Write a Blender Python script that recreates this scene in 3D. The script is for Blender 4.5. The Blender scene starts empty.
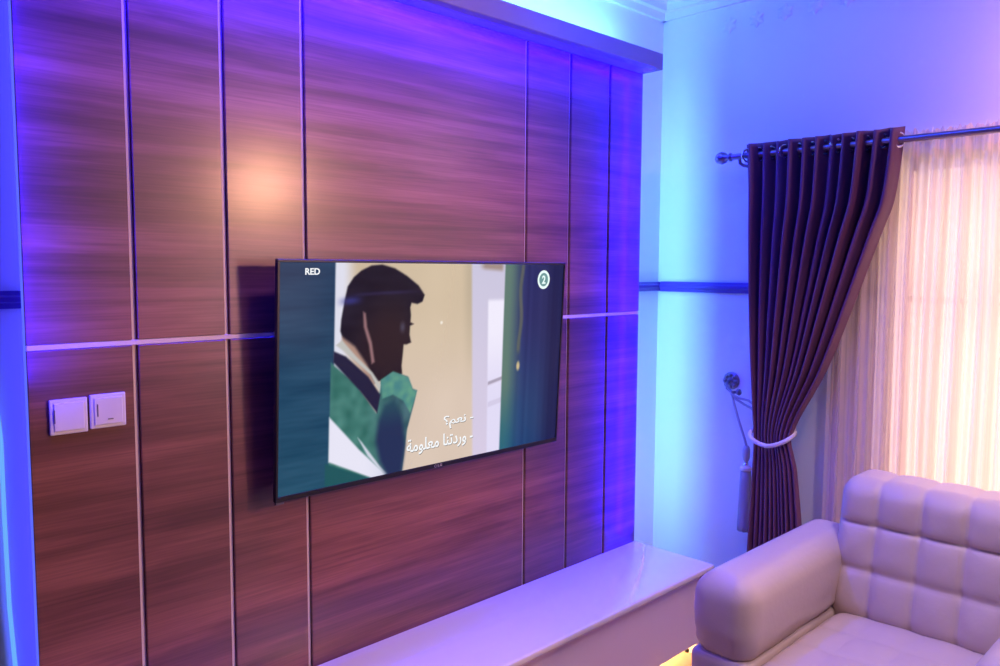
import bpy, bmesh, math, random
from mathutils import Vector, Matrix, noise
random.seed(7)
scene = bpy.context.scene
C = scene.collection
PI = math.pi
H = 1.63                     # camera height above the floor

# ---------------------------------------------------------------- helpers
def world_of(o):
    m = o.matrix_basis.copy()
    return world_of(o.parent) @ o.matrix_parent_inverse @ m if o.parent else m

def obj(name, bm, mat, parent=None, smooth=False, local=False):
    me = bpy.data.meshes.new(name)
    bmesh.ops.recalc_face_normals(bm, faces=bm.faces)
    bm.to_mesh(me); bm.free()
    if mat is not None:
        me.materials.append(mat)
    if smooth:
        for p in me.polygons: p.use_smooth = True
        if smooth == 'auto':
            me.set_sharp_from_angle(angle=math.radians(38))
    o = bpy.data.objects.new(name, me)
    C.objects.link(o)
    if parent is not None:
        o.parent = parent
        if not local:        # mesh is written in world coordinates
            o.matrix_parent_inverse = world_of(parent).inverted()
    return o

def tag(o, label=None, cat=None, group=None, kind=None):
    if label: o['label'] = label
    if cat: o['category'] = cat
    if group: o['group'] = group
    if kind: o['kind'] = kind
    return o

def thing(name, label, cat, loc=(0, 0, 0), group=None, rot=None):
    o = bpy.data.objects.new(name, None)
    o.empty_display_size = .1
    o.location = loc
    if rot: o.rotation_euler = rot
    C.objects.link(o)
    return tag(o, label, cat, group)

def box(bm, x0, x1, y0, y1, z0, z1, bevel=0, seg=2):
    r = bmesh.ops.create_cube(bm, size=1)
    vs = r['verts']
    for v in vs:
        v.co = Vector(((x0+x1)/2+v.co.x*(x1-x0), (y0+y1)/2+v.co.y*(y1-y0), (z0+z1)/2+v.co.z*(z1-z0)))
    if bevel:
        es = list({e for v in vs for e in v.link_edges})
        bmesh.ops.bevel(bm, geom=es, offset=bevel, segments=seg, profile=.5, affect='EDGES')
    return bm

def bx(*a, **k):
    return box(bmesh.new(), *a, **k)

def tube(bm, pts, r, n=10, cap=True):
    pts = [Vector(p) for p in pts]
    rr = r if isinstance(r, (list, tuple)) else [r]*len(pts)
    rings = []
    up = None
    for i, p in enumerate(pts):
        t = (pts[min(i+1, len(pts)-1)]-pts[max(i-1, 0)]).normalized()
        if up is None:
            up = Vector((0, 0, 1)) if abs(t.z) < .9 else Vector((1, 0, 0))
        a = t.cross(up).normalized(); up = a.cross(t).normalized()
        rings.append([bm.verts.new(p+(a*math.cos(2*PI*k/n)+up*math.sin(2*PI*k/n))*rr[i]) for k in range(n)])
    for i in range(len(rings)-1):
        for k in range(n):
            bm.faces.new((rings[i][k], rings[i][(k+1) % n], rings[i+1][(k+1) % n], rings[i+1][k]))
    if cap:
        bm.faces.new(rings[0]); bm.faces.new(rings[-1])
    return bm

def lathe(bm, prof, axis_p, axis=(0, 0, 1), n=20):
    """prof: list of (radius, height along axis)."""
    ax = Vector(axis).normalized()
    u = ax.orthogonal().normalized(); w = ax.cross(u)
    p0 = Vector(axis_p); rings = []
    for r, h in prof:
        rings.append([bm.verts.new(p0+ax*h+(u*math.cos(2*PI*k/n)+w*math.sin(2*PI*k/n))*max(r, 1e-4)) for k in range(n)])
    for i in range(len(rings)-1):
        for k in range(n):
            bm.faces.new((rings[i][k], rings[i][(k+1) % n], rings[i+1][(k+1) % n], rings[i+1][k]))
    bm.faces.new(rings[0]); bm.faces.new(rings[-1])
    return bm

def torus(bm, c, axis, R, r, n=28, m=10):
    ax = Vector(axis).normalized(); u = ax.orthogonal().normalized(); w = ax.cross(u); c = Vector(c)
    g = [[bm.verts.new(c+(u*math.cos(a)+w*math.sin(a))*(R+r*math.cos(b))+ax*(r*math.sin(b)))
          for b in [2*PI*j/m for j in range(m)]] for a in [2*PI*i/n for i in range(n)]]
    for i in range(n):
        for j in range(m):
            bm.faces.new((g[i][j], g[(i+1) % n][j], g[(i+1) % n][(j+1) % m], g[i][(j+1) % m]))
    return bm

def rbox(bm, x0, x1, y0, y1, z0, z1, r, step=.02, disp=None):
    """rounded soft box on a fine grid; disp(point, normal) -> new point."""
    c = Vector(((x0+x1)/2, (y0+y1)/2, (z0+z1)/2)); h = Vector(((x1-x0)/2, (y1-y0)/2, (z1-z0)/2))
    seen = {}
    def vert(p):
        k = (round(p.x, 5), round(p.y, 5), round(p.z, 5))
        if k not in seen:
            inner = Vector((max(-h.x+r, min(h.x-r, p.x)), max(-h.y+r, min(h.y-r, p.y)), max(-h.z+r, min(h.z-r, p.z))))
            d = p-inner
            nrm = d.normalized() if d.length > 1e-9 else Vector((0, 0, 1))
            q = inner+nrm*r+c
            if disp: q = disp(q, nrm)
            seen[k] = bm.verts.new(q)
        return seen[k]
    def axis_pts(hh):
        n = max(4, int(2*hh/step))
        # denser near the rounded ends
        return [-hh+2*hh*i/n for i in range(n+1)]
    P = [axis_pts(h.x), axis_pts(h.y), axis_pts(h.z)]
    for ax in range(3):
        a, b = [(1, 2), (0, 2), (0, 1)][ax]
        for s in (-1, 1):
            for i in range(len(P[a])-1):
                for j in range(len(P[b])-1):
                    q = []
                    for (ii, jj) in ((i, j), (i+1, j), (i+1, j+1), (i, j+1)):
                        v = Vector((0, 0, 0)); v[ax] = s*h[ax]; v[a] = P[a][ii]; v[b] = P[b][jj]
                        q.append(vert(v))
                    if len(set(q)) == 4:
                        bm.faces.new(q)
    return bm

# ---------------------------------------------------------------- materials
def mat(name, col, rough=.5, metal=0, spec=.5, coat=0, coat_rough=.1):
    m = bpy.data.materials.new(name); m.use_nodes = True
    b = m.node_tree.nodes['Principled BSDF']
    b.inputs['Base Color'].default_value = (*col, 1)
    b.inputs['Roughness'].default_value = rough
    b.inputs['Metallic'].default_value = metal
    b.inputs['Specular IOR Level'].default_value = spec
    b.inputs['Coat Weight'].default_value = coat
    b.inputs['Coat Roughness'].default_value = coat_rough
    return m

def nodes(m):
    nt = m.node_tree
    return nt, nt.nodes['Principled BSDF'], (lambda t, **k: _new(nt, t, k)), nt.links.new

def _new(nt, t, k):
    n = nt.nodes.new(t)
    for a, v in k.items(): setattr(n, a, v)
    return n

def bump(m, scale=60, strength=.2, dist=.002, detail=3, stretch=(1, 1, 1)):
    nt, b, N, L = nodes(m)
    tc = N('ShaderNodeTexCoord'); mp = N('ShaderNodeMapping'); mp.inputs['Scale'].default_value = stretch
    no = N('ShaderNodeTexNoise'); no.inputs['Scale'].default_value = scale; no.inputs['Detail'].default_value = detail
    bp = N('ShaderNodeBump'); bp.inputs['Strength'].default_value = strength; bp.inputs['Distance'].default_value = dist
    L(tc.outputs['Object'], mp.inputs['Vector']); L(mp.outputs[0], no.inputs['Vector'])
    L(no.outputs['Fac'], bp.inputs['Height']); L(bp.outputs[0], b.inputs['Normal'])
    return m

def emis(name, col, s):
    m = bpy.data.materials.new(name); m.use_nodes = True
    nt = m.node_tree; nt.nodes.clear()
    e = nt.nodes.new('ShaderNodeEmission'); e.inputs[0].default_value = (*col, 1); e.inputs[1].default_value = s
    o = nt.nodes.new('ShaderNodeOutputMaterial'); nt.links.new(e.outputs[0], o.inputs[0])
    return m

def wood_mat():
    m = mat('mahogany_laminate', (.2, .09, .06), .38, spec=.5, coat=.6, coat_rough=.22)
    nt, b, N, L = nodes(m)
    tc = N('ShaderNodeTexCoord')
    def noise_at(sc, scale, detail, rough, dist=0):
        mp = N('ShaderNodeMapping'); mp.inputs['Scale'].default_value = sc
        n = N('ShaderNodeTexNoise'); n.inputs['Scale'].default_value = scale
        n.inputs['Detail'].default_value = detail; n.inputs['Roughness'].default_value = rough
        n.inputs['Distortion'].default_value = dist
        L(tc.outputs['Object'], mp.inputs['Vector']); L(mp.outputs[0], n.inputs['Vector'])
        return n
    n1 = noise_at((.42, 1, 4.2), 1.5, 5, .58, .5)
    n2 = noise_at((.5, 1, 16), 2.0, 4, .6, .15)
    n3 = noise_at((2.0, 1, 110), 2.0, 2, .5)
    r1 = N('ShaderNodeValToRGB')
    e = r1.color_ramp.elements
    e[0].position = .30; e[0].color = (.115, .036, .033, 1)
    e[1].position = .72; e[1].color = (.44, .165, .125, 1)
    x = r1.color_ramp.elements.new(.5); x.color = (.225, .080, .062, 1)
    L(n1.outputs['Fac'], r1.inputs['Fac'])
    r2 = N('ShaderNodeValToRGB'); e = r2.color_ramp.elements
    e[0].position = .32; e[0].color = (.70, .68, .68, 1); e[1].position = .66; e[1].color = (1.13, 1.1, 1.1, 1)
    L(n2.outputs['Fac'], r2.inputs['Fac'])
    mx = N('ShaderNodeMix', data_type='RGBA', blend_type='MULTIPLY'); mx.inputs[0].default_value = 1
    L(r1.outputs[0], mx.inputs[6]); L(r2.outputs[0], mx.inputs[7])
    r3 = N('ShaderNodeValToRGB'); e = r3.color_ramp.elements
    e[0].position = .35; e[0].color = (.84, .84, .84, 1); e[1].position = .62; e[1].color = (1.06, 1.06, 1.06, 1)
    L(n3.outputs['Fac'], r3.inputs['Fac'])
    m2 = N('ShaderNodeMix', data_type='RGBA', blend_type='MULTIPLY'); m2.inputs[0].default_value = 1
    L(mx.outputs[2], m2.inputs[6]); L(r3.outputs[0], m2.inputs[7])
    L(m2.outputs[2], b.inputs['Base Color'])
    return m

M = {}
M['wall'] = bump(mat('wall_paint', (.80, .79, .79), .7, spec=.2), 90, .12, .001)
M['rear'] = mat('brown_wall_paint', (.08, .055, .05), .7, spec=.2)
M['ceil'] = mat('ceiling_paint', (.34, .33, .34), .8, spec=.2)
M['plaster'] = mat('plaster', (.80, .79, .78), .6, spec=.3)
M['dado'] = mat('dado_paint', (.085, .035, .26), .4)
M['wood'] = wood_mat()
M['back'] = mat('dark_backing', (.03, .015, .013), .6)
M['strip'] = mat('pale_metal_strip', (.86, .73, .71), .4, metal=0)
M['canopy'] = mat('grey_lacquer', (.30, .28, .34), .5, spec=.3)
M['gloss'] = mat('gloss_white_top', (.90, .84, .84), .2, spec=.5, coat=.2, coat_rough=.12)
M['fascia'] = mat('satin_white_front', (.88, .72, .78), .35)
M['black'] = mat('black_plastic', (.012, .012, .016), .3)
M['blackmat'] = mat('black_steel', (.02, .02, .022), .5, metal=.4)
M['grey'] = mat('grey_print', (.45, .45, .5), .4)
M['white'] = mat('white_plastic', (.82, .80, .80), .3)
M['slit'] = mat('grey_indicator', (.12, .11, .13), .4)
M['curtain'] = mat('brown_satin', (.165, .062, .115), .45, spec=.4)
M['curtain'].node_tree.nodes['Principled BSDF'].inputs['Sheen Weight'].default_value = .05
M['curtain'].node_tree.nodes['Principled BSDF'].inputs['Sheen Roughness'].default_value = .35
bump(M['curtain'], 260, .12, .0006, 2, (1, 1, .25))
M['chrome'] = mat('chrome', (.75, .75, .78), .18, metal=1)
M['rod'] = mat('rod_metal', (.28, .23, .29), .32, metal=.9)
M['srod'] = mat('pale_rod', (.5, .45, .5), .35, metal=.5)
M['rope'] = bump(mat('cream_rope', (.72, .66, .64), .6), 300, .5, .001)
M['ropegrey'] = mat('grey_tassel', (.40, .40, .45), .6)
M['pewter'] = mat('pewter_hook', (.26, .24, .28), .35, metal=.7)
M['frame'] = mat('window_frame', (.78, .74, .70), .4)
M['tile'] = mat('floor_tile', (.62, .54, .46), .12)
M['leather'] = bump(mat('greige_leather', (.62, .51, .43), .42, spec=.45), 55, .22, .003, 4)
M['leg'] = mat('dark_leg', (.03, .02, .02), .4)
M['led'] = emis('blue_led_tape', (.10, .13, 1.0), 1.2)
M['ledcyan'] = emis('cyan_led_tape', (.15, .42, 1.0), 1.0)
M['ledwarm'] = emis('warm_led_tape', (1, .72, .32), 6)

# floor tiles
def tile_mat():
    nt, b, N, L = nodes(M['tile'])
    tc = N('ShaderNodeTexCoord')
    br = N('ShaderNodeTexBrick'); br.offset = 0
    br.inputs['Color1'].default_value = (.36, .28, .22, 1); br.inputs['Color2'].default_value = (.32, .25, .20, 1)
    br.inputs['Mortar'].default_value = (.2, .17, .15, 1)
    br.inputs['Scale'].default_value = 1; br.inputs['Mortar Size'].default_value = .004
    br.inputs['Brick Width'].default_value = .6; br.inputs['Row Height'].default_value = .6
    L(tc.outputs['Object'], br.inputs['Vector']); L(br.outputs[0], b.inputs['Base Color'])
tile_mat()

def glass_mat():
    m = bpy.data.materials.new('window_glass'); m.use_nodes = True
    nt = m.node_tree; nt.nodes.clear()
    t = nt.nodes.new('ShaderNodeBsdfTransparent'); g = nt.nodes.new('ShaderNodeBsdfGlossy'); g.inputs['Roughness'].default_value = .02
    mx = nt.nodes.new('ShaderNodeMixShader'); mx.inputs[0].default_value = .06
    o = nt.nodes.new('ShaderNodeOutputMaterial')
    nt.links.new(t.outputs[0], mx.inputs[1]); nt.links.new(g.outputs[0], mx.inputs[2]); nt.links.new(mx.outputs[0], o.inputs[0])
    return m
M['glass'] = glass_mat()

def sheer_mat():
    m = bpy.data.materials.new('cream_voile'); m.use_nodes = True
    nt = m.node_tree; nt.nodes.clear(); L = nt.links.new
    tc = nt.nodes.new('ShaderNodeTexCoord'); mp = nt.nodes.new('ShaderNodeMapping'); mp.inputs['Scale'].default_value = (1, 60, .5)
    no = nt.nodes.new('ShaderNodeTexNoise'); no.inputs['Scale'].default_value = 1.5; no.inputs['Detail'].default_value = 4
    rp = nt.nodes.new('ShaderNodeValToRGB'); rp.color_ramp.elements[0].position = .50; rp.color_ramp.elements[0].color = (.05, .05, .05, 1)
    rp.color_ramp.elements[1].position = .72; rp.color_ramp.elements[1].color = (.55, .55, .55, 1)
    L(tc.outputs['Object'], mp.inputs[0]); L(mp.outputs[0], no.inputs['Vector']); L(no.outputs['Fac'], rp.inputs[0])
    tl = nt.nodes.new('ShaderNodeBsdfTranslucent'); tl.inputs[0].default_value = (.90, .78, .67, 1)
    df = nt.nodes.new('ShaderNodeBsdfDiffuse'); df.inputs[0].default_value = (.87, .73, .68, 1)
    tr = nt.nodes.new('ShaderNodeBsdfTransparent'); tr.inputs[0].default_value = (1, .95, .88, 1)
    m1 = nt.nodes.new('ShaderNodeMixShader'); m1.inputs[0].default_value = .5
    m2 = nt.nodes.new('ShaderNodeMixShader')
    o = nt.nodes.new('ShaderNodeOutputMaterial')
    L(tl.outputs[0], m1.inputs[1]); L(df.outputs[0], m1.inputs[2]); L(rp.outputs[0], m2.inputs[0])
    L(m1.outputs[0], m2.inputs[1]); L(tr.outputs[0], m2.inputs[2]); L(m2.outputs[0], o.inputs[0])
    return m
M['sheer'] = sheer_mat()

# ---------------------------------------------------------------- room
XL, XR, YF, YB, ZC = -2.2, 3.29, -3.4, 2.25, 2.95
def struct(name, bm, m, parent=None):
    o = obj(name, bm, m, parent)
    if parent is None: o['kind'] = 'structure'
    return o
struct('floor', bx(XL-.15, XR+.15, YF-.15, YB+.15, -.1, 0), M['tile'])
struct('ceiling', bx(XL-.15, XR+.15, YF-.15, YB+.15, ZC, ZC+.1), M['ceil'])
struct('wall_back', bx(XL-.15, XR+.15, YB, YB+.15, 0, ZC), M['wall'])
struct('wall_front', bx(XL-.15, XR+.15, YF-.15, YF, 0, ZC), M['rear'])
struct('wall_left', bx(XL-.15, XL, YF, YB, 0, ZC), M['rear'])
WY0, WY1, WZ0, WZ1 = -.75, 1.16, .55, 2.06      # window opening beside the curtain
VY0, VY1 = -2.9, -1.3                            # second window further back, out of view, added to let warm fill in
bm = bmesh.new()
box(bm, XR, XR+.15, YF, VY0, 0, ZC); box(bm, XR, XR+.15, VY1, WY0, 0, ZC); box(bm, XR, XR+.15, WY1, YB, 0, ZC)
for a, b in ((VY0, VY1), (WY0, WY1)):
    box(bm, XR, XR+.15, a, b, 0, WZ0); box(bm, XR, XR+.15, a, b, WZ1, ZC)
struct('wall_right', bm, M['wall'])

# windows with frame, mullions and panes
def window(name, y0, y1):
    wn = bpy.data.objects.new(name, None); wn.location = (XR+.06, (y0+y1)/2, WZ0); C.objects.link(wn); wn['kind'] = 'structure'
    bm = bmesh.new(); fx0, fx1 = XR+.03, XR+.09
    box(bm, fx0, fx1, y0, y1, WZ0, WZ0+.05); box(bm, fx0, fx1, y0, y1, WZ1-.05, WZ1)
    box(bm, fx0, fx1, y0, y0+.05, WZ0+.05, WZ1-.05); box(bm, fx0, fx1, y1-.05, y1, WZ0+.05, WZ1-.05)
    for k in (1, 2):
        yy = y0+(y1-y0)*k/3
        box(bm, fx0, fx1, yy-.022, yy+.022, WZ0+.05, WZ1-.05)
    box(bm, fx0, fx1, y0+.05, y1-.05, 1.505, 1.53)
    obj('window_frame', bm, M['frame'], wn)
    obj('window_pane', bx(XR+.057, XR+.063, y0+.04, y1-.04, WZ0+.04, WZ1-.04), M['glass'], wn)
window('window_1', WY0, WY1)
window('added_window', VY0, VY1)  # added for its light, never in view

# dado rails (a dark moulding round the walls at shoulder height)
def rail_profile(bm, p0, p1, nrm, z, hh=.022, d=.022):
    p0, p1, n = Vector(p0), Vector(p1), Vector(nrm)
    prof = [(0, -hh), (d*.6, -hh), (d*.75, -hh*.4), (d, -hh*.2), (d, hh*.3), (d*.7, hh*.55), (d*.55, hh), (0, hh)]
    a = [bm.verts.new(p0+n*q+Vector((0, 0, z+w))) for q, w in prof]
    b = [bm.verts.new(p1+n*q+Vector((0, 0, z+w))) for q, w in prof]
    for i in range(len(prof)):
        j = (i+1) % len(prof); bm.faces.new((a[i], a[j], b[j], b[i]))
    bm.faces.new(a); bm.faces.new(b)
    return bm
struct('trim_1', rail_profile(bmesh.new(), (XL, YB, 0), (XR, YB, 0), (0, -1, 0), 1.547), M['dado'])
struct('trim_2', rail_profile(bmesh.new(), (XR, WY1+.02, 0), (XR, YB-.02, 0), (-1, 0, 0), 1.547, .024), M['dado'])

# plaster cornice with ornament
def cornice(bm, p0, p1, nrm):
    p0, p1, n = Vector(p0), Vector(p1), Vector(nrm)
    prof = [(0, 2.80), (.02, 2.80), (.025, 2.83), (.045, 2.835), (.05, 2.86), (.085, 2.91), (.12, 2.925), (.125, ZC), (0, ZC)]
    a = [bm.verts.new(p0+n*q+Vector((0, 0, w))) for q, w in prof]
    b = [bm.verts.new(p1+n*q+Vector((0, 0, w))) for q, w in prof]
    for i in range(len(prof)):
        j = (i+1) % len(prof); bm.faces.new((a[i], a[j], b[j], b[i]))
    bm.faces.new(a); bm.faces.new(b)
    return bm
struct('trim_3', cornice(bmesh.new(), (XL, YB, 0), (XR, YB, 0), (0, -1, 0)), M['plaster'])
struct('trim_4', cornice(bmesh.new(), (XR, YF, 0), (XR, YB, 0), (-1, 0, 0)), M['plaster'])
# small plaster rosettes under the cornice of the window wall
bm = bmesh.new()
def leaf(bm, c, L, W, ang, n_ax):
    segs = 6; rows = []
    ca, sa = math.cos(ang), math.sin(ang)
    for i in range(segs+1):
        t = i/segs; w = W*math.sin(PI*min(1, t*.9+.1))**.8*(1-.25*t)
        row = []
        for k in (-1, -.5, 0, .5, 1):
            a, b = t*L, k*w
            hgt = .006*(1-k*k)*math.sin(PI*(t*.85+.1))+.001
            row.append(bm.verts.new(Vector((c[0]-hgt, c[1]+a*sa+b*ca, c[2]+a*ca-b*sa))))
        rows.append(row)
    for i in range(segs):
        for k in range(4):
            bm.faces.new((rows[i][k], rows[i][k+1], rows[i+1][k+1], rows[i+1][k]))
yy = YF+.1
while yy < YB-.35:
    for k in range(6):
        leaf(bm, (XR-.001, yy, 2.715), .038, .016, k*PI/3, None)
    yy += .13
struct('trim_5', bm, M['plaster'])

# ---------------------------------------------------------------- wood feature wall
PX0, PX1, PY = .510, 2.923, 2.10
PTOP = 2.474
CUTS = [.757, 1.005, 1.251, 2.196, 2.445, 2.695]
G = .0075                    # half groove
ZS = 1.437                   # height of the horizontal groove
fw = thing('wood_feature_panel', 'mahogany wood feature wall of grooved boards behind the television', 'wall panel', ((PX0+PX1)/2, PY+.03, 0))
bm = bx(PX0+.004, PX1-.004, PY+.0142, PY+.03, 0, PTOP)
obj('backing_board', bm, M['back'], fw)
edges = [PX0]+CUTS+[PX1]
for i in range(7):
    a = edges[i]+(G if i else 0); b = edges[i+1]-(G if i < 6 else 0)
    spans = [(0.0, PTOP)] if i == 3 else [(0.0, ZS-G), (ZS+G, PTOP)]
    for z0, z1 in spans:
        obj('board', bx(a, b, PY, PY+.014, z0, z1, bevel=.0012, seg=1), M['wood'], fw)
for x in CUTS:
    obj('vertical_strip', bx(x-.0068, x+.0068, PY+.0105, PY+.014, 0, PTOP, bevel=.0012, seg=1), M['strip'], fw)
for a, b in ((PX0, CUTS[2]-.007), (CUTS[3]+.007, PX1)):
    obj('horizontal_strip', bx(a, b, PY+.001, PY+.0115, ZS-.0065, ZS+.0065, bevel=.0015, seg=1), M['strip'], fw)
# battens that hold it off the wall
bm = bmesh.new()
for x in (.70, 1.25, 1.80, 2.35, 2.74):
    box(bm, x-.02, x+.02, PY+.03, YB, .05, PTOP-.02)
obj('batten', bm, M['back'], fw)
# canopy shelf along the top
CT0, CT1 = PTOP, 2.541
bm = bx(PX0-.02, PX1, 1.998, YB-.002, CT0, CT1, bevel=.002, seg=1)
obj('canopy_shelf', bm, M['canopy'], fw)

# LED tape up the left edge of the panel
t = tag(obj('led_tape', bx(PX0-.0045, PX0-.001, PY+.001, PY+.009, .02, PTOP-.01, bevel=.001, seg=1), M['led']),
        'thin blue LED tape running up the left edge of the wooden panel', 'light strip')
# LED cord hanging on the wall left of the panel
pts = [(.452, YB-.012, 1.50), (.470, YB-.012, 1.36), (.480, YB-.012, 1.20), (.480, YB-.012, 1.00), (.482, YB-.012, .78), (.490, YB-.012, .60), (.494, YB-.012, .35), (.49, YB-.012, .02)]
tag(obj('hanging_rope_light', tube(bmesh.new(), pts, .005, 8), M['ledcyan'], smooth=True),
    'bright cyan LED cord hanging down the wall left of the wooden panel', 'rope light')

# ---------------------------------------------------------------- low bench
BT = .401
bn = thing('tv_bench', 'low white bench with a glossy top under the television', 'bench', (1.7, 1.9, 0))
bm = bx(PX0, PX1, 1.688, PY-.001, BT-.028, BT, bevel=.009, seg=4)
obj('top', bm, M['gloss'], bn, smooth='auto')
obj('front_panel', bx(PX0+.02, PX1-.012, 1.722, 1.740, .068, BT-.029, bevel=.002, seg=1), M['fascia'], bn)
for x in (PX0+.03, 1.70, 2.884):
    obj('side_panel', bx(x, x+.025, 1.741, PY-.002, 0, BT-.029, bevel=.001, seg=1), M['fascia'], bn)
obj('bottom_panel', bx(PX0+.06, 1.69, 1.741, PY-.002, .068, .084), M['fascia'], bn)
obj('bottom_panel', bx(1.73, 2.88, 1.741, PY-.002, .068, .084), M['fascia'], bn)
bm = bmesh.new(); tube(bm, [(2.824, 1.75, .068), (2.824, 1.75, .045)], .0025, 8)
lathe(bm, [(.0, 0), (.008, .001), (.010, .006), (.008, .012), (0, .013)], (2.824, 1.75, .032), n=12)
tag(obj('clip', bm, M['blackmat'], bn, smooth=True), 'small dark clip under the bench front')

# ---------------------------------------------------------------- television
TW, TH = 1.197, .690
tvx, tvy, tvz = 1.695, 2.004, H-.322
tilt = math.atan(.036/.686)
tv = thing('wall_mount_tv', 'large black flat-screen TV tilted on the wooden panel showing a man', 'television', (tvx, tvy, tvz), rot=(tilt, 0, 0))
def tvobj(name, bm, m, parent=None, smooth=False):
    return obj(name, bm, m, parent or tv, smooth, local=True)
bz = .0085
bm = bmesh.new()
box(bm, -TW/2, TW/2, -.002, .012, TH/2-bz, TH/2, .0015, 1); box(bm, -TW/2, TW/2, -.002, .012, -TH/2, -TH/2+bz*1.9, .0015, 1)
box(bm, -TW/2, -TW/2+bz, -.002, .012, -TH/2+bz, TH/2-bz, .0015, 1); box(bm, TW/2-bz, TW/2, -.002, .012, -TH/2+bz, TH/2-bz, .0015, 1)
tvobj('bezel', bm, M['black'])
bm = bx(-TW/2+.004, TW/2-.004, .004, .022, -TH/2+.004, TH/2-.004, bevel=.004)
box(bm, -TW*.36, TW*.36, .022, .050, -TH/2+.03, TH*.22, .012)
tvobj('back_housing', bm, M['black'])
bm = bx(-.20, .20, .052, .060, -.10, .12)
box(bm, -.17, -.13, .046, .060, -.16, .16); box(bm, .13, .17, .046, .060, -.16, .16)
box(bm, -.09, .09, .060, .088, -.06, .06)
tvobj('wall_bracket', bm, M['blackmat'])
bm = bx(-TW/2+.004, -TW/2+.030, .002, .012, -TH/2-.008, -TH/2+.001, bevel=.002)
tag(tvobj('sensor_foot', bm, M['slit']), 'small sensor below the lower left corner of the bezel')

# the picture on the screen: a fine colour grid
HEAD = [(0.258, 0.989), (0.291, 0.994), (0.332, 0.977), (0.372, 0.942), (0.412, 0.896), (0.434, 0.85), (0.427, 0.818), (0.41, 0.807), (0.39, 0.814), (0.386, 0.792), (0.389, 0.755), (0.388, 0.722), (0.399, 0.712), (0.387, 0.704), (0.386, 0.662), (0.392, 0.624), (0.377, 0.616), (0.367, 0.617), (0.365, 0.571), (0.362, 0.515), (0.365, 0.477), (0.339, 0.463), (0.288, 0.453), (0.275, 0.445), (0.25, 0.513), (0.207, 0.59), (0.177, 0.655), (0.168, 0.699), (0.17, 0.75), (0.179, 0.835), (0.187, 0.895), (0.205, 0.937), (0.228, 0.967)]
NECK = [(0.174, 0.672), (0.189, 0.654), (0.212, 0.625), (0.249, 0.54), (0.278, 0.445), (0.262, 0.448), (0.231, 0.525), (0.189, 0.601), (0.172, 0.638)]
EAR = [(0.235, 0.781), (0.243, 0.772), (0.248, 0.71), (0.264, 0.637), (0.274, 0.546), (0.265, 0.538), (0.255, 0.629), (0.238, 0.711)]
COLLAR = [(0.15, 0.611), (0.186, 0.583), (0.255, 0.481), (0.295, 0.388), (0.286, 0.303), (0.23, 0.419), (0.149, 0.561)]
JACKET = [(0.142, 0.562), (0.218, 0.45), (0.283, 0.304), (0.295, 0.456), (0.334, 0.492), (0.383, 0.461), (0.402, 0.398), (0.417, 0.386), (0.407, 0.317), (0.387, 0.201), (0.378, 0.061), (0.372, -0.02), (0.327, -0.02), (0.14, 0.0)]
SLEEVE = [(0.291, 0.263), (0.309, 0.337), (0.343, 0.36), (0.368, 0.266), (0.381, 0.122), (0.369, -0.02), (0.327, -0.02), (0.299, 0.065), (0.284, 0.167)]
CUFF = [(0.295, 0.459), (0.334, 0.492), (0.387, 0.456), (0.403, 0.394), (0.417, 0.386), (0.409, 0.337), (0.396, 0.28), (0.371, 0.345), (0.336, 0.381), (0.302, 0.368)]
SHIRT = [(0.14, 0.317), (0.157, 0.285), (0.232, 0.143), (0.33, -0.02), (0.273, -0.003), (0.14, 0.112)]
LAPEL = [(0.226, 0.202), (0.238, 0.18), (0.299, 0.045), (0.324, 0.001), (0.313, 0.0), (0.259, 0.106)]
BOTG = [(0.13, 0.108), (0.273, -0.007), (0.13, -0.015)]
COLLARW = [(0.156, 0.637), (0.186, 0.598), (0.262, 0.489), (0.293, 0.398), (0.295, 0.436), (0.268, 0.498), (0.217, 0.579), (0.174, 0.657)]
ASP = TW/TH
def sdist(poly, x, y):
    """signed distance (inside > 0), in screen heights."""
    inside = False; d = 9.
    n = len(poly)
    for i in range(n):
        x0, y0 = poly[i]; x1, y1 = poly[(i+1) % n]
        x0 *= ASP; x1 *= ASP
        if (y0 > y) != (y1 > y) and x < (x1-x0)*(y-y0)/(y1-y0)+x0: inside = not inside
        ex, ey = x1-x0, y1-y0
        t = max(0, min(1, ((x-x0)*ex+(y-y0)*ey)/(ex*ex+ey*ey+1e-12)))
        dd = (x-x0-t*ex)**2+(y-y0-t*ey)**2
        if dd < d: d = dd
    d = math.sqrt(d)
    return d if inside else -d
def sm(a, b, x):
    t = max(0, min(1, (x-a)/(b-a))); return t*t*(3-2*t)
def lin(c):
    return tuple(((v/255)/12.92 if v/255 <= .04045 else ((v/255+.055)/1.055)**2.4) for v in c)
def mixc(a, b, t):
    return tuple(p+(q-p)*t for p, q in zip(a, b))
BB = {}
def over(c, poly, s, t, col, soft=.006):
    k = id(poly)
    if k not in BB:
        BB[k] = (min(p[0] for p in poly)-.02, max(p[0] for p in poly)+.02, min(p[1] for p in poly)-.03, max(p[1] for p in poly)+.03)
    b = BB[k]
    if s < b[0] or s > b[1] or t < b[2] or t > b[3]: return c
    a = sm(-soft, soft, sdist(poly, s*ASP, t))
    return mixc(c, col, a) if a > 0 else c
def nz(s, t, f, sx=1, sy=1):
    return noise.noise(Vector((s*ASP*f*sx, t*f*sy, 3.3)))
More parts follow.
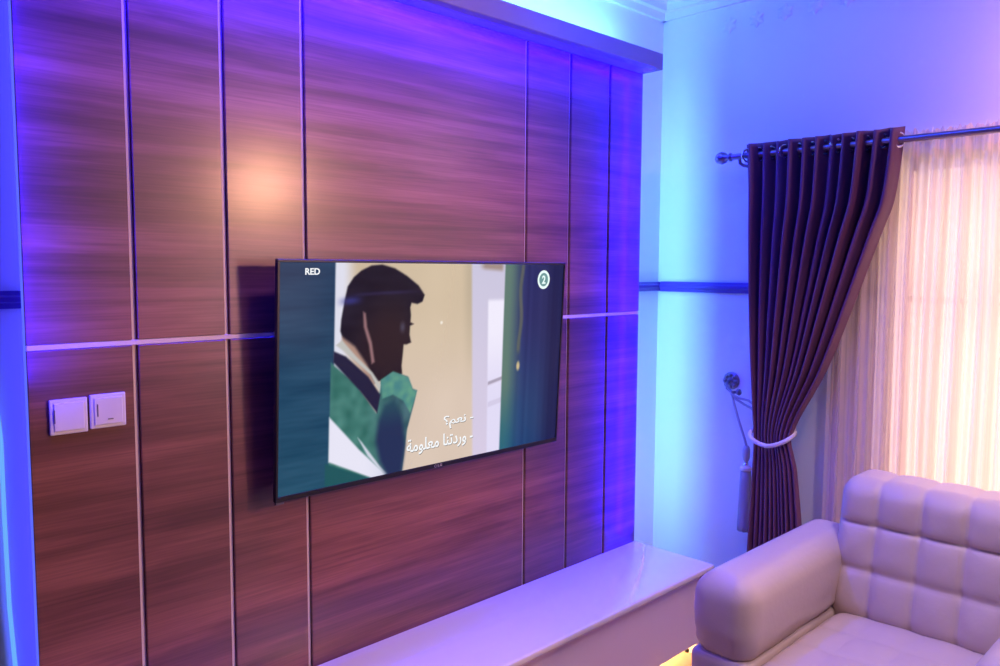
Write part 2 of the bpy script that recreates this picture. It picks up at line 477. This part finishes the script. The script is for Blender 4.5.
def picture(s, t):
    # side bars of blue-teal
    c = mixc((34, 78, 104), (26, 58, 92), t)
    k = nz(s, t, 9, .35, 2.2)*10+nz(s, t, 26, .3, 3)*6
    c = tuple(v+k for v in c)
    if s > .7:
        c = mixc((30, 66, 116), (32, 40, 100), sm(.1, .8, t))
        c = mixc(c, (26, 30, 78), sm(.86, 1, s))
        st = nz(s, .3, 40, 1, .15)*9
        c = tuple(v+st for v in c)
        gr = mixc((92, 122, 112), (46, 104, 120), sm(.4, 0, t))
        c = mixc(gr, c, sm(.755, .835, s))
    # middle: pale wall and doorway
    left = .151+.02*0
    right = mixc((.738,), (.744,), 1-t)[0]
    w = mixc((219, 199, 182), (205, 186, 160), sm(.2, .95, t))
    w = mixc(w, (216, 196, 168), sm(.25, .5, s)*.5*sm(.3, 1, t))
    w = tuple(v+nz(s, t, 5, 1, .7)*5 for v in w)
    w = mixc(w, (222, 222, 236), sm(.222, .17, s))                       # light behind the head
    edge = .603+.03*(1-t)
    w = mixc(w, (176, 162, 140), sm(edge-.045, edge-.005, s)*.55*sm(.25, .9, t))
    lav = mixc((216, 204, 228), (202, 198, 222), t)
    w = mixc(w, lav, sm(edge-.006, edge+.006, s))
    wx = .669+.022*(1-t)
    if s > wx-.01:
        win = mixc((226, 220, 246), (240, 236, 252), sm(.3, .7, t))
        a = sm(wx-.005, wx+.005, s)*sm(.83, .80, t)
        a *= 1-.75*sm(.018, .008, abs(t-(.374+(s-.69)*.35)))-.0
        w = mixc(w, win, max(0, a))
        w = mixc(w, (150, 140, 160), .7*sm(.012, .004, abs(t-(.376+(s-.69)*.35)))*sm(wx, wx+.005, s))
        w = mixc(w, (198, 188, 216), .5*sm(.02, .008, abs(t-.26-(s-.69)*.3))*sm(wx, wx+.005, s))
    if t > .955:
        w = mixc(w, (150, 126, 112), sm(.955, .985, t-(.7-s)*.12)*sm(.63, .66, s)*sm(.738, .72, s)*.8)
    a = sm(left-.003, left+.003, s)*sm(right+.004, right-.004, s)
    c = mixc(c, w, a)
    # soft curtain with a small flame
    c = mixc(c, (208, 190, 140), sm(.03, .008, math.hypot((s-.81)*ASP*1.6, (t-.45)*.8)))
    c = mixc(c, (120, 120, 84), .55*sm(.012, .002, abs(s-.812-.004*math.sin(t*20)))*sm(.5, .55, t))
    c = mixc(c, (240, 232, 220), sm(.012, .004, math.hypot((s-.497)*ASP, t-.711)))
    # the man
    if s < .45:
        hc = (24, 19, 38)
        k = nz(s, t, 16, .5, 1.6)*9
        hc = tuple(v+k for v in hc)
        hc = mixc(hc, (42, 27, 36), sm(.26, .06, math.hypot((s-.315)*ASP, (t-.62)*.9)))
        c = over(c, HEAD, s, t, hc)
        c = mixc(c, (58, 62, 150), .7*sm(.03, .0, abs(t-.832-.1*(s-.2)))*sm(.05, 0, abs(s-.197)))
        c = mixc(c, (62, 54, 120), .35*sm(.014, .0, abs(t-.858-.05*(s-.2)))*sm(.14, .05, abs(s-.3)))
        c = mixc(c, (96, 96, 120), .6*sm(.03, 0, math.hypot((s-.362)*ASP*1.2, (t-.70)*.7)))
        c = over(c, NECK, s, t, (176, 142, 128), .012)
        c = over(c, EAR, s, t, (150, 112, 116), .008)
        jc = mixc((64, 120, 112), (58, 94, 104), sm(.1, .5, abs(s-.2)*3))
        k = nz(s, t, 22, 1, 1)*22
        jc = tuple(v+k for v in jc)
        c = over(c, JACKET, s, t, jc)
        c = over(c, COLLARW, s, t, (190, 190, 186), .006)
        c = over(c, COLLAR, s, t, (34, 32, 62))
        c = over(c, SHIRT, s, t, mixc((232, 230, 246), (196, 200, 222), sm(.04, .2, abs(s-.2))), .006)
        c = over(c, LAPEL, s, t, (206, 212, 226), .005)
        cc = (86+nz(s, t, 30)*22, 146+nz(s, t, 30)*22, 134)
        c = over(c, CUFF, s, t, cc)
        c = over(c, SLEEVE, s, t, mixc((36, 48, 86), (38, 74, 92), sm(.2, .36, t)), .02)
        c = over(c, BOTG, s, t, (30, 86, 92), .006)
    return lin(tuple(max(0, min(255, v)) for v in c))
GX, GY = 420, 236
SW, SH = TW-2*bz, TH-2.9*bz
sz0 = -TH/2+1.9*bz
me = bpy.data.meshes.new('screen')
verts = [(-SW/2+SW*i/GX, .001, sz0+SH*j/GY) for j in range(GY+1) for i in range(GX+1)]
faces = [(j*(GX+1)+i, j*(GX+1)+i+1, (j+1)*(GX+1)+i+1, (j+1)*(GX+1)+i) for j in range(GY) for i in range(GX)]
me.from_pydata(verts, [], faces)
ca = me.color_attributes.new('picture', 'FLOAT_COLOR', 'POINT')
buf = []
for j in range(GY+1):
    for i in range(GX+1):
        buf.extend((*picture(i/GX, j/GY), 1))
ca.data.foreach_set('color', buf)
m = bpy.data.materials.new('screen_picture'); m.use_nodes = True
nt, b, N, L = nodes(m)
at = N('ShaderNodeAttribute'); at.attribute_name = 'picture'
b.inputs['Base Color'].default_value = (.003, .003, .004, 1); b.inputs['Roughness'].default_value = .18
b.inputs['Specular IOR Level'].default_value = .09
L(at.outputs['Color'], b.inputs['Emission Color']); b.inputs['Emission Strength'].default_value = 1.0
me.materials.append(m)
scr = bpy.data.objects.new('screen', me); C.objects.link(scr); scr.parent = tv

def text_bm(body, size, bold=0, align='LEFT'):
    cu = bpy.data.curves.new('lettering', 'FONT'); cu.body = body; cu.size = size; cu.extrude = .0004; cu.offset = bold
    cu.align_x = align
    o = bpy.data.objects.new('lettering', cu); C.objects.link(o)
    bpy.context.view_layer.update()
    me = bpy.data.meshes.new_from_object(o.evaluated_get(bpy.context.evaluated_depsgraph_get()))
    bpy.data.objects.remove(o); bpy.data.curves.remove(cu)
    bm = bmesh.new(); bm.from_mesh(me); bpy.data.meshes.remove(me)
    return bm
def put_text(bm, s0, s1, t0, t1=None, d=-.0012):
    """fit the lettering's box to s0..s1 across the screen, foot at t0 (top at t1 if given)."""
    xs = [v.co.x for v in bm.verts]; ys = [v.co.y for v in bm.verts]
    xa, xb, ya, yb = min(xs), max(xs), min(ys), max(ys)
    k = (s1-s0)*SW/(xb-xa); ky = k if t1 is None else (t1-t0)*SH/(yb-ya)
    for v in bm.verts:
        v.co = Vector((-SW/2+s0*SW+(v.co.x-xa)*k, d-v.co.z, sz0+t0*SH+(v.co.y-ya)*ky))
    return bm
W1 = emis('caption_white', (.95, .97, 1.0), 1.0)
W2 = emis('caption_shadow', (.10, .09, .09), 1.0)
tag(tvobj('caption', put_text(text_bm('RED', .05, .0012), .066, .106, .948, .976), W1, scr), 'white word RED in the corner of the screen')
l1 = '\u061f\uFEE2\uFECC\uFEE7 -'
l2 = '\uFE94\uFEE3\uFEEE\uFEE0\uFECC\uFEE3 \uFE8E\uFEE8\uFE97\uFEA9\uFEAD\uFEED -'
bm = put_text(text_bm(l1, .06, .0007), .516, .630, .168, .236)
b2 = put_text(text_bm(l2, .06, .0007), .386, .630, .065, .148)
mm = bpy.data.meshes.new('tmp'); b2.to_mesh(mm); b2.free(); bm.from_mesh(mm); bpy.data.meshes.remove(mm)
bs = bm.copy()
tag(tvobj('subtitle', bm, W1, scr), 'two lines of white Arabic subtitles')
for v in bs.verts: v.co += Vector((.0022, .0009, -.0022))
tvobj('subtitle_shadow', bs, W2, scr)
# channel mark: white ring with a white 2 on a grey-green disc
lx, lz = -SW/2+.907*SW, sz0+.918*SH
rr = .0325
bm = bmesh.new(); n = 40
ro = [bm.verts.new((lx+rr*math.cos(2*PI*k/n), -.0006, lz+rr*1.06*math.sin(2*PI*k/n))) for k in range(n)]
ri = [bm.verts.new((lx+rr*.72*math.cos(2*PI*k/n), -.0006, lz+rr*.76*math.sin(2*PI*k/n))) for k in range(n)]
for k in range(n): bm.faces.new((ro[k], ro[(k+1) % n], ri[(k+1) % n], ri[k]))
b2 = text_bm('2', .06, .002)
xs = [v.co.x for v in b2.verts]; ys = [v.co.y for v in b2.verts]
for v in b2.verts:
    v.co = Vector((lx+(v.co.x-(min(xs)+max(xs))/2)*.62, -.0012-v.co.z, lz+(v.co.y-(min(ys)+max(ys))/2)*.68))
mm = bpy.data.meshes.new('tmp'); b2.to_mesh(mm); b2.free(); bm.from_mesh(mm); bpy.data.meshes.remove(mm)
lg = tag(tvobj('channel_logo', bm, emis('logo_white', (.85, 1, .98), 1.0), scr), 'white ring with a 2 in the corner of the screen')
bm = bmesh.new()
bm.faces.new([bm.verts.new((lx+rr*.73*math.cos(2*PI*k/n), -.0004, lz+rr*.77*math.sin(2*PI*k/n))) for k in range(n)])
tvobj('logo_disc', bm, emis('logo_grey', (.16, .33, .33), 1.0), scr)
# small maker mark in the middle of the lower bezel
bm = bmesh.new(); n = 20
a = [bm.verts.new((.005*math.cos(2*PI*k/n)-.012, -.0026, -TH/2+.0085+.005*math.sin(2*PI*k/n))) for k in range(n)]
b_ = [bm.verts.new((.0036*math.cos(2*PI*k/n)-.012, -.0026, -TH/2+.0085+.0036*math.sin(2*PI*k/n))) for k in range(n)]
for k in range(n): bm.faces.new((a[k], a[(k+1) % n], b_[(k+1) % n], b_[k]))
box(bm, -.002, .0005, -.003, -.0022, -TH/2+.0045, -TH/2+.0125); box(bm, .0005, .005, -.003, -.0022, -TH/2+.0045, -TH/2+.0065)
box(bm, .008, .010, -.003, -.0022, -TH/2+.0045, -TH/2+.0125); box(bm, .010, .016, -.003, -.0022, -TH/2+.0105, -TH/2+.0125)
box(bm, .010, .016, -.003, -.0022, -TH/2+.0045, -TH/2+.0065); box(bm, .014, .016, -.003, -.0022, -TH/2+.0065, -TH/2+.009)
tvobj('maker_mark', bm, M['grey'])

# ---------------------------------------------------------------- light switches
def switch(x0, x1, z0, z1, label, marks):
    t = thing('light_switch', label, 'light switch', ((x0+x1)/2, PY, (z0+z1)/2), 'light switches on the wooden panel')
    obj('plate', bx(x0, x1, PY-.009, PY-.0004, z0, z1, bevel=.003, seg=2), M['white'], t)
    e = .009
    r = obj('rocker', bx(x0+e, x1-e, PY-.012, PY-.0085, z0+e, z1-e, bevel=.0015, seg=2), M['white'], t)
    w, h = x1-x0, z1-z0
    for (a0, a1, b0, b1) in marks:
        obj('indicator', bx(x0+a0*w, x0+a1*w, PY-.0128, PY-.0118, z0+b0*h, z0+b1*h), M['slit'], r)
    return t
switch(.551, .636, 1.225, 1.311, 'left one of two white light switches on the wood, only a tall slit', [(.10, .13, .34, .72)])
switch(.641, .726, 1.229, 1.314, 'white light switch nearer the pale strip, with a small dash low on it', [(.18, .21, .36, .72), (.47, .62, .24, .27)])

# ---------------------------------------------------------------- curtains
def interp(tab, z):
    if z >= tab[0][0]: return tab[0][1]
    for (z0, a), (z1, b) in zip(tab, tab[1:]):
        if z >= z1:
            t = (z0-z)/(z0-z1); return a+(b-a)*t
    return tab[-1][1]
def smooth_tab(tab, n=60):
    # Catmull-Rom through the points
    out = []
    for i in range(len(tab)-1):
        p0 = tab[max(i-1, 0)]; p1 = tab[i]; p2 = tab[i+1]; p3 = tab[min(i+2, len(tab)-1)]
        for k in range(8):
            t = k/8
            z = p1[0]+(p2[0]-p1[0])*t
            def tang(a, b, c): return (c[1]-a[1])/(c[0]-a[0]) if c[0] != a[0] else 0
            m1 = tang(p0, p1, p2)*(p2[0]-p1[0]); m2 = tang(p1, p2, p3)*(p2[0]-p1[0])
            v = (2*t**3-3*t*t+1)*p1[1]+(t**3-2*t*t+t)*m1+(-2*t**3+3*t*t)*p2[1]+(t**3-t*t)*m2
            out.append((z, v))
    out.append(tab[-1]); return out
CX = 3.15
YLt = smooth_tab([(2.16, 1.722), (1.80, 1.703), (1.37, 1.684), (1.05, 1.664), (.91, 1.655), (.75, 1.660), (.435, 1.668), (.02, 1.675)])
YRt = smooth_tab([(2.16, 1.100), (2.05, 1.108), (1.884, 1.128), (1.782, 1.161), (1.523, 1.243), (1.232, 1.345), (1.03, 1.446), (.96, 1.474), (.92, 1.482), (.86, 1.466), (.80, 1.452), (.50, 1.420), (.02, 1.395)])
AMP = smooth_tab([(2.16, .044), (1.8, .044), (1.3, .033), (1.0, .017), (.91, .012), (.80, .013), (.4, .022), (.02, .028)])
NF = 11.25
def fold(u, z):
    k = .9+.25*math.sin(u*17+1)+.15*math.sin(u*41)
    ph = 2*PI*(NF*u+.10*math.sin(2*PI*u*1.7)+.05*math.sin(9*u+z*1.5))
    s = math.sin(ph)
    s = math.copysign(abs(s)**.8, s)
    return s, k, ph
bm = bmesh.new()
NU, NZ = 420, 110
rows = []
for j in range(NZ+1):
    z = 2.158-(2.158-.02)*j/NZ
    yl, yr, A = interp(YLt, z), interp(YRt, z), interp(AMP, z)
    row = []
    for i in range(NU+1):
        u = i/NU
        s, k, ph = fold(u, z)
        y = yl+(yr-yl)*u+.25*A*math.cos(ph)*0
        swag = -.012*sm(.55, 1, u)*sm(2.1, 1.6, z)*sm(.85, 1.4, z)
        x = CX+A*k*s+swag+.012*math.sin(3*u+z*2)*sm(2.1, 1.7, z)
        zz = z+.006*s*(1 if j == 0 else 0)
        row.append(bm.verts.new((x, y, zz)))
    rows.append(row)
for j in range(NZ):
    for i in range(NU):
        bm.faces.new((rows[j][i], rows[j][i+1], rows[j+1][i+1], rows[j+1][i]))
cur = obj('curtain', bm, M['curtain'], smooth=True)
sd = cur.modifiers.new('cloth', 'SOLIDIFY'); sd.thickness = .003
tag(cur, 'dark brown pleated curtain tied back beside the window', 'curtain')
# eyelets where the folds cross the rod
RZ = 2.112
u = 0; last = fold(0, RZ)[0]; cnt = 0
for i in range(1, 2000):
    u = i/2000; s = fold(u, RZ)[0]
    if s*last < 0:
        y = interp(YLt, RZ)+(interp(YRt, RZ)-interp(YLt, RZ))*u
        d = 1 if s > last else -1
        A = .04*2*PI*NF/.62
        # outward normal of the cloth at this crossing
        nrm = Vector((1, d*min(A, 2.2), 0)).normalized()
        bmr = torus(bmesh.new(), (CX, y, RZ), nrm, .0255, .0052, 24, 8)
        tag(obj('eyelet', bmr, M['chrome'], cur, smooth=True), 'silver eyelet ring')
    last = s
# rod of the dark curtain, with finial and brackets
rod = thing('curtain_rod', 'metal curtain rod with a knob end carrying the dark brown curtain', 'curtain rod', (CX, 1.2, RZ))
obj('pole', tube(bmesh.new(), [(CX, 1.79, RZ), (CX, .2, RZ), (CX, -.95, RZ)], .0125, 16), M['rod'], rod, smooth='auto')
for s, y in ((1, 1.79), (-1, -.95)):
    obj('finial', lathe(bmesh.new(), [(.0125, 0), (.018, .004), (.018, .012), (.011, .018), (.022, .032), (.028, .05), (.022, .068), (.008, .08), (0, .082)], (CX, y, RZ), (0, s, 0)), M['rod'], rod, smooth=True)
for y in (1.755, -.90):
    bm = bmesh.new(); tube(bm, [(XR-.001, y, RZ-.035), (CX+.03, y, RZ-.035), (CX+.005, y, RZ-.028), (CX, y, RZ-.012)], .007, 10)
    box(bm, XR-.008, XR-.0005, y-.02, y+.02, RZ-.075, RZ+.005, .002, 1)
    obj('bracket', bm, M['rod'], rod, smooth='auto')

# sheer
SX = 3.225
bm = bmesh.new()
rows = []
random.seed(3)
NU, NZ = 760, 40
ysh0, ysh1 = 1.375, -.76
for j in range(NZ+1):
    z = 2.150-(2.150-.03)*j/NZ
    row = []
    for i in range(NU+1):
        u = i/NU
        y = ysh0+(ysh1-ysh0)*u+.004*math.sin(z*2+u*30)*sm(2.1, 1.6, z)
        g = 1-.35*sm(2.0, 2.12, z)
        x = SX+g*(.016*math.sin(2*PI*26*u+1.3*math.sin(11*u))+.009*math.sin(2*PI*61*u+2*math.sin(7*u)+z*.3))+.006*math.sin(z*1.7+u*22)
        zz = z
        if j == 0: zz += .010*math.sin(2*PI*95*u)*math.sin(2*PI*23*u)
        row.append(bm.verts.new((x, y, zz)))
    rows.append(row)
for j in range(NZ):
    for i in range(NU):
        bm.faces.new((rows[j][i], rows[j][i+1], rows[j+1][i+1], rows[j+1][i]))
tag(obj('sheer_curtain', bm, M['sheer'], smooth=True), 'cream sheer curtain hanging over the bright window', 'curtain')
srod = thing('sheer_rod', 'thin metal rod carrying the cream sheer curtain over the window', 'curtain rod', (SX, .3, 2.118))
obj('pole', tube(bmesh.new(), [(SX, 1.42, 2.118), (SX, -.82, 2.118)], .0085, 12), M['srod'], srod, smooth='auto')
for y in (1.40, -.79):
    bm = bmesh.new(); tube(bm, [(XR-.001, y, 2.118), (SX, y, 2.118)], .006, 8)
    lathe(bm, [(.016, 0), (.016, .004), (.010, .006)], (XR-.0005, y, 2.118), (-1, 0, 0), 14)
    obj('bracket', bm, M['srod'], srod, smooth='auto')

# tieback hook on the wall
hk = thing('tieback_hook', 'ornate pewter tieback hook on the blue-lit wall beside the curtain', 'hook', (XR, 1.835, 1.12))
obj('rose_plate', lathe(bmesh.new(), [(.040, 0), (.040, .004), (.032, .010), (.018, .014), (.010, .018)], (XR-.0005, 1.84, 1.125), (-1, 0, 0), 24), M['pewter'], hk, smooth='auto')
bm = bmesh.new()
for k in range(8):
    a = 2*PI*k/8
    lathe(bm, [(0, 0), (.010, .002), (.011, .007), (.006, .012), (0, .013)], (XR-.008, 1.84+.027*math.cos(a), 1.125+.027*math.sin(a)), (-1, 0, 0), 10)
obj('petal', bm, M['pewter'], hk, smooth=True)
obj('arm', tube(bmesh.new(), [(XR-.015, 1.84, 1.125), (XR-.05, 1.835, 1.118), (XR-.075, 1.82, 1.10), (XR-.078, 1.795, 1.085), (XR-.065, 1.775, 1.085)], [.008, .008, .007, .007, .006], 10), M['pewter'], hk, smooth=True)
obj('knob', lathe(bmesh.new(), [(0, 0), (.012, .003), (.016, .011), (.012, .019), (0, .022)], (XR-.066, 1.778, 1.085), (0, -1, .2), 16), M['pewter'], hk, smooth=True)

# rope tieback: loops from the hook, band round the curtain, tassel
tb = thing('curtain_tieback', 'pale rope tieback with a tassel gathering the dark brown curtain', 'tieback', (CX, 1.6, .90))
band = []
for i in range(33):
    a = 2*PI*i/32
    y = 1.568+.097*math.cos(a); x = CX-.002-.050*math.sin(a)
    z = .896+.030*(1-math.sin(a))+.026*max(0, -math.cos(a))**1.5+.008*max(0, math.cos(a))
    band.append((x, y, z))
obj('band', tube(bmesh.new(), band, .0095, 10, cap=False), M['rope'], tb, smooth=True)
def cordmesh(pts, r=.0055):
    return tube(bmesh.new(), pts, r, 8)
obj('cord', cordmesh([(XR-.07, 1.80, 1.085), (XR-.075, 1.775, 1.055), (XR-.06, 1.745, 1.035), (XR-.07, 1.705, 1.025), (CX+.06, 1.66, 1.00), (CX+.05, 1.62, .975)]), M['ropegrey'], tb, smooth=True)
obj('cord', cordmesh([(XR-.072, 1.812, 1.095), (XR-.085, 1.790, 1.075), (XR-.07, 1.760, 1.060), (XR-.065, 1.72, 1.055), (CX+.07, 1.67, 1.03), (CX+.06, 1.62, .99)]), M['ropegrey'], tb, smooth=True)
TX, TY = XR-.085, 1.712
obj('cord', cordmesh([(XR-.072, 1.80, 1.085), (XR-.076, 1.785, 1.04), (XR-.08, 1.755, .96), (XR-.085, 1.722, .885), (TX, TY, .855)], .006), M['ropegrey'], tb, smooth=True)
ts = obj('tassel', lathe(bmesh.new(), [(.006, .0), (.012, -.004), (.016, -.02), (.016, -.05), (.012, -.066), (.008, -.070), (.008, -.082)], (TX, TY, .858), n=16), M['ropegrey'], tb, smooth=True)
tag(obj('tassel_bead', lathe(bmesh.new(), [(.001, 0), (.008, -.003), (.011, -.010), (.008, -.017), (.001, -.020)], (TX, TY, .784), n=14), M['chrome'], ts, smooth=True), 'shiny silver bead')
obj('tassel_cap', lathe(bmesh.new(), [(.004, 0), (.020, -.002), (.026, -.008), (.026, -.018), (.022, -.022)], (TX, TY, .768), n=18), M['rope'], ts, smooth='auto')
bm = bmesh.new()
n = 48; rings = []
for j, (r, z) in enumerate([(.021, .746), (.023, .70), (.025, .62), (.027, .55), (.029, .50), (.029, .478)]):
    rings.append([bm.verts.new((TX+r*(1+.06*(-1)**k)*math.cos(2*PI*k/n), TY+r*(1+.06*(-1)**k)*math.sin(2*PI*k/n), z-(.006*((k*7) % 5)/5 if j == 5 else 0))) for k in range(n)])
for j in range(5):
    for k in range(n):
        bm.faces.new((rings[j][k], rings[j][(k+1) % n], rings[j+1][(k+1) % n], rings[j+1][k]))
bm.faces.new(rings[0]); bm.faces.new(rings[-1])
obj('tassel_fringe', bm, M['ropegrey'], ts, smooth=True)

# ---------------------------------------------------------------- armchair
ac = thing('armchair', 'cream tufted leather armchair in the corner under the window', 'armchair', (2.5, .82, 0))
def pw(v, e): return abs(v)**e
# back cushion
by0, by1, bz0, bz1, bxf = .50, 1.132, .40, .900, 2.69
cw, rh = .1365, .150
def back_disp(p, n):
    q = p.copy()
    s = (by1-.002-p.y)/cw; t = (p.z-.462)/rh
    f = max(0, -n.x)
    lift = pw(math.sin(PI*s), .36)*pw(math.sin(PI*t), .36) if -0.05 < t else 0
    top = max(0, n.z)
    lt = pw(math.sin(PI*s), .4)
    q.x -= f*(.029*lift-.016)
    q.z += top*(.011*lt+.002)
    # pulled creases fan out of the button points
    fs, ft = abs(s-round(s)), abs(t-round(t))
    q.x += f*.010*math.exp(-((fs/.10)**2+(ft/.10)**2))
    q.x += f*.0022*noise.noise(Vector((p.y*18, p.z*18, 1)))
    q.x += (p.z-bz0)*.20
    return q
obj('back_cushion', rbox(bmesh.new(), bxf, bxf+.22, by0, by1, bz0, bz1, .055, .0085, back_disp), M['leather'], ac, smooth=True)
# seat cushion
def seat_disp(p, n):
    q = p.copy()
    s = (1.10-p.y)/.1425; t = (2.70-p.x)/.17
    f = max(0, n.z)
    lift = pw(math.sin(PI*s), .6)*pw(math.sin(PI*t), .6)
    crown = math.sin(PI*max(0, min(1, (p.y-.53)/.57)))*.5+.5*math.sin(PI*max(0, min(1, (p.x-2.0)/.70)))
    q.z += f*(.009*lift-.006+.016*(crown-.5))
    q.z += f*.003*noise.noise(Vector((p.x*9, p.y*9, 4)))
    return q
obj('seat_cushion', rbox(bmesh.new(), 2.02, 2.735, .535, 1.098, .30, .472, .045, .012, seat_disp), M['leather'], ac, smooth=True)
def arm(y0, y1, inner):
    def d(p, n):
        q = p.copy()
        tz = (p.z-.455)/(.72-.455)
        q.z += max(0, n.z)*.012*math.sin(PI*max(0, min(1, (p.y-y0)/(y1-y0))))
        q.y += n.y*.012*math.sin(PI*max(0, min(1, tz)))
        q.x += min(0, n.x)*.018*math.sin(PI*max(0, min(1, tz)))
        w = noise.noise(Vector((p.x*5, p.y*7, p.z*26)))
        edge = math.exp(-((p.z-.49)/.05)**2)+.35*math.exp(-((p.x-2.1)/.08)**2)
        q += n*.005*w*edge
        return q
    obj('armrest', rbox(bmesh.new(), 2.108, 2.93, y0, y1, .436, .700, .062, .0115, d), M['leather'], ac, smooth=True)
    def d2(p, n):
        return p+n*.004*noise.noise(Vector((p.x*6, p.y*8, p.z*14)))
    obj('arm_panel', rbox(bmesh.new(), 2.104, 2.93, y0-.003, y1+.003, .075, .462, .024, .012, d2), M['leather'], ac, smooth=True)
arm(1.104, 1.295, -1)
arm(.335, .527, 1)
obj('base', rbox(bmesh.new(), 2.05, 2.92, .530, 1.102, .075, .300, .02, .03), M['leather'], ac, smooth=True)
obj('back_panel', rbox(bmesh.new(), 2.912, 2.965, .34, 1.29, .075, .66, .022, .03), M['leather'], ac, smooth=True)
for x in (2.12, 2.86):
    for y in (.40, 1.23):
        obj('leg', lathe(bmesh.new(), [(.018, 0), (.020, .01), (.026, .076)], (x, y, 0), n=14), M['leg'], ac, smooth='auto')

# ---------------------------------------------------------------- light
def area(name, loc, target, sx, sy, power, col, spread=180):
    l = bpy.data.lights.new(name, 'AREA'); l.shape = 'RECTANGLE'; l.size = sx; l.size_y = sy; l.energy = power; l.color = col
    l.spread = math.radians(spread)
    o = bpy.data.objects.new(name, l); o.location = loc
    d = Vector(target)-Vector(loc)
    o.rotation_euler = d.to_track_quat('-Z', 'Y').to_euler()
    C.objects.link(o); return o
def area_m(name, loc, axis_x, facing, sx, sy, power, col, spread=180):
    """area light whose long side runs along axis_x and which faces along facing."""
    l = bpy.data.lights.new(name, 'AREA'); l.shape = 'RECTANGLE'; l.size = sx; l.size_y = sy; l.energy = power; l.color = col
    l.spread = math.radians(spread)
    o = bpy.data.objects.new(name, l)
    x = Vector(axis_x).normalized(); z = -Vector(facing).normalized(); y = z.cross(x)
    m = Matrix((x, y, z)).transposed().to_4x4(); m.translation = Vector(loc)
    o.matrix_world = m; C.objects.link(o); return o
def point(name, loc, r, power, col):
    l = bpy.data.lights.new(name, 'POINT'); l.shadow_soft_size = r; l.energy = power; l.color = col
    o = bpy.data.objects.new(name, l); o.location = loc; C.objects.link(o); return o
def spot(name, loc, target, angle, power, r, col, blend=.6):
    l = bpy.data.lights.new(name, 'SPOT'); l.spot_size = math.radians(angle); l.spot_blend = blend
    l.shadow_soft_size = r; l.energy = power; l.color = col
    o = bpy.data.objects.new(name, l); o.location = loc
    o.rotation_euler = (Vector(target)-Vector(loc)).to_track_quat('-Z', 'Y').to_euler(); C.objects.link(o); return o
BLUE = (.005, .0, 1.0)
MID = (.008, .055, 1.0)
CYAN = (.10, .32, 1.0)
# LED strips: behind the right edge, behind the left edge, on top of the canopy, under the canopy, up the left front edge
area_m('led_behind_right', (2.80, 2.165, 1.40), (0, 0, 1), (1, -.1, 0), 2.1, .07, 18, CYAN)
area_m('led_behind_left', (.62, 2.18, 1.40), (0, 0, 1), (-1, .3, 0), 2.1, .03, 4, (.05, .05, 1))
area_m('led_canopy_top', (1.75, 2.10, CT1+.02), (1, 0, 0), (0, .35, 1), 2.3, .03, 18, (.13, .42, 1))
area_m('led_canopy_under', (1.72, 2.02, PTOP-.012), (1, 0, 0), (0, .55, -1), 2.36, .02, 55, BLUE)
area_m('added_blue_fill_edge', (2.90, 2.03, 1.44), (0, 0, 1), (-.8, .8, 0), 2.04, .02, 36, BLUE)  # blue fill added to wash the panel's right side
area_m('led_edge_left', (.52, 2.03, 1.90), (0, 0, 1), (.8, .8, 0), 1.1, .02, 5, BLUE)
# unseen blue fill lights added below the ceiling for window wall and panel
area_m('added_blue_fill_window', (2.15, 1.45, 2.86), (0, 1, 0), (1, 0, -.8), 1.2, .04, 17, MID)
area_m('added_blue_fill_panel', (1.6, 1.50, 2.88), (1, 0, 0), (0, 1, -.45), 2.4, .04, 14, BLUE)
# warm strip under the bench
area_m('led_under_bench', (2.2, 1.90, .064), (1, 0, 0), (0, -.2, -1), 1.3, .04, 20, (1, .60, .22))
# room lamps: recessed downlights, a swivel spot, a ceiling panel and a wall sconce
spot('downlight_tv', (1.45, .85, 2.93), (1.45, 1.45, 0), 105, 36, .16, (1, .56, .66), .5)
spot('downlight_chair', (2.45, .48, 2.93), (2.55, .75, 0), 80, 46, .06, (1, .68, .82), .4)
spot('swivel_spot', (2.763, -1.0, 2.20), (1.05, 2.1, 1.52), 56, 170, .13, (1, .48, .27), .7)
area('ceiling_panel', (1.80, -.22, 2.93), (1.80, -.22, 0), .20, .20, 14, (1, .78, 1), 130)
area_m('wall_washer', (2.98, .22, 2.36), (0, 1, 0), (1, .35, 0), .25, .10, 9, (1, .48, .70))
# daylight and added warm fill
area_m('daylight', (XR+.30, (WY0+WY1)/2, 1.27), (0, 1, 0), (-1, 0, 0), 1.9, 1.5, 26, (1, .72, .62))
area_m('added_warm_fill', (XR+.02, (VY0+VY1)/2, 1.27), (0, 1, 0), (-1, 0, 0), 1.5, 1.35, 28, (1, .58, .66))  # warm fill added at the made-up second window
w = bpy.data.worlds.new('sky'); scene.world = w; w.use_nodes = True
w.node_tree.nodes['Background'].inputs[0].default_value = (1, .85, .74, 1)
w.node_tree.nodes['Background'].inputs[1].default_value = 1.25

# ---------------------------------------------------------------- camera
yaw, pitch, roll = math.radians(45.541), math.radians(4.625), math.radians(.294)
F = Vector((math.cos(yaw)*math.cos(pitch), math.sin(yaw)*math.cos(pitch), -math.sin(pitch)))
R0 = Vector((math.sin(yaw), -math.cos(yaw), 0)); U0 = R0.cross(F)
R = R0*math.cos(roll)+U0*math.sin(roll); U = U0*math.cos(roll)-R0*math.sin(roll)
cam = bpy.data.cameras.new('camera'); co = bpy.data.objects.new('camera', cam); C.objects.link(co)
cam.sensor_fit = 'HORIZONTAL'; cam.sensor_width = 36; cam.lens = 798.5*36/1000; cam.clip_start = .02
m = Matrix((R, U, -F)).transposed().to_4x4(); m.translation = Vector((0, 0, H))
co.matrix_world = m
scene.camera = co
scene.view_settings.view_transform = 'Standard'; scene.view_settings.look = 'None'
scene.view_settings.exposure = 0; scene.view_settings.gamma = 1; scene.view_settings.use_curve_mapping = False
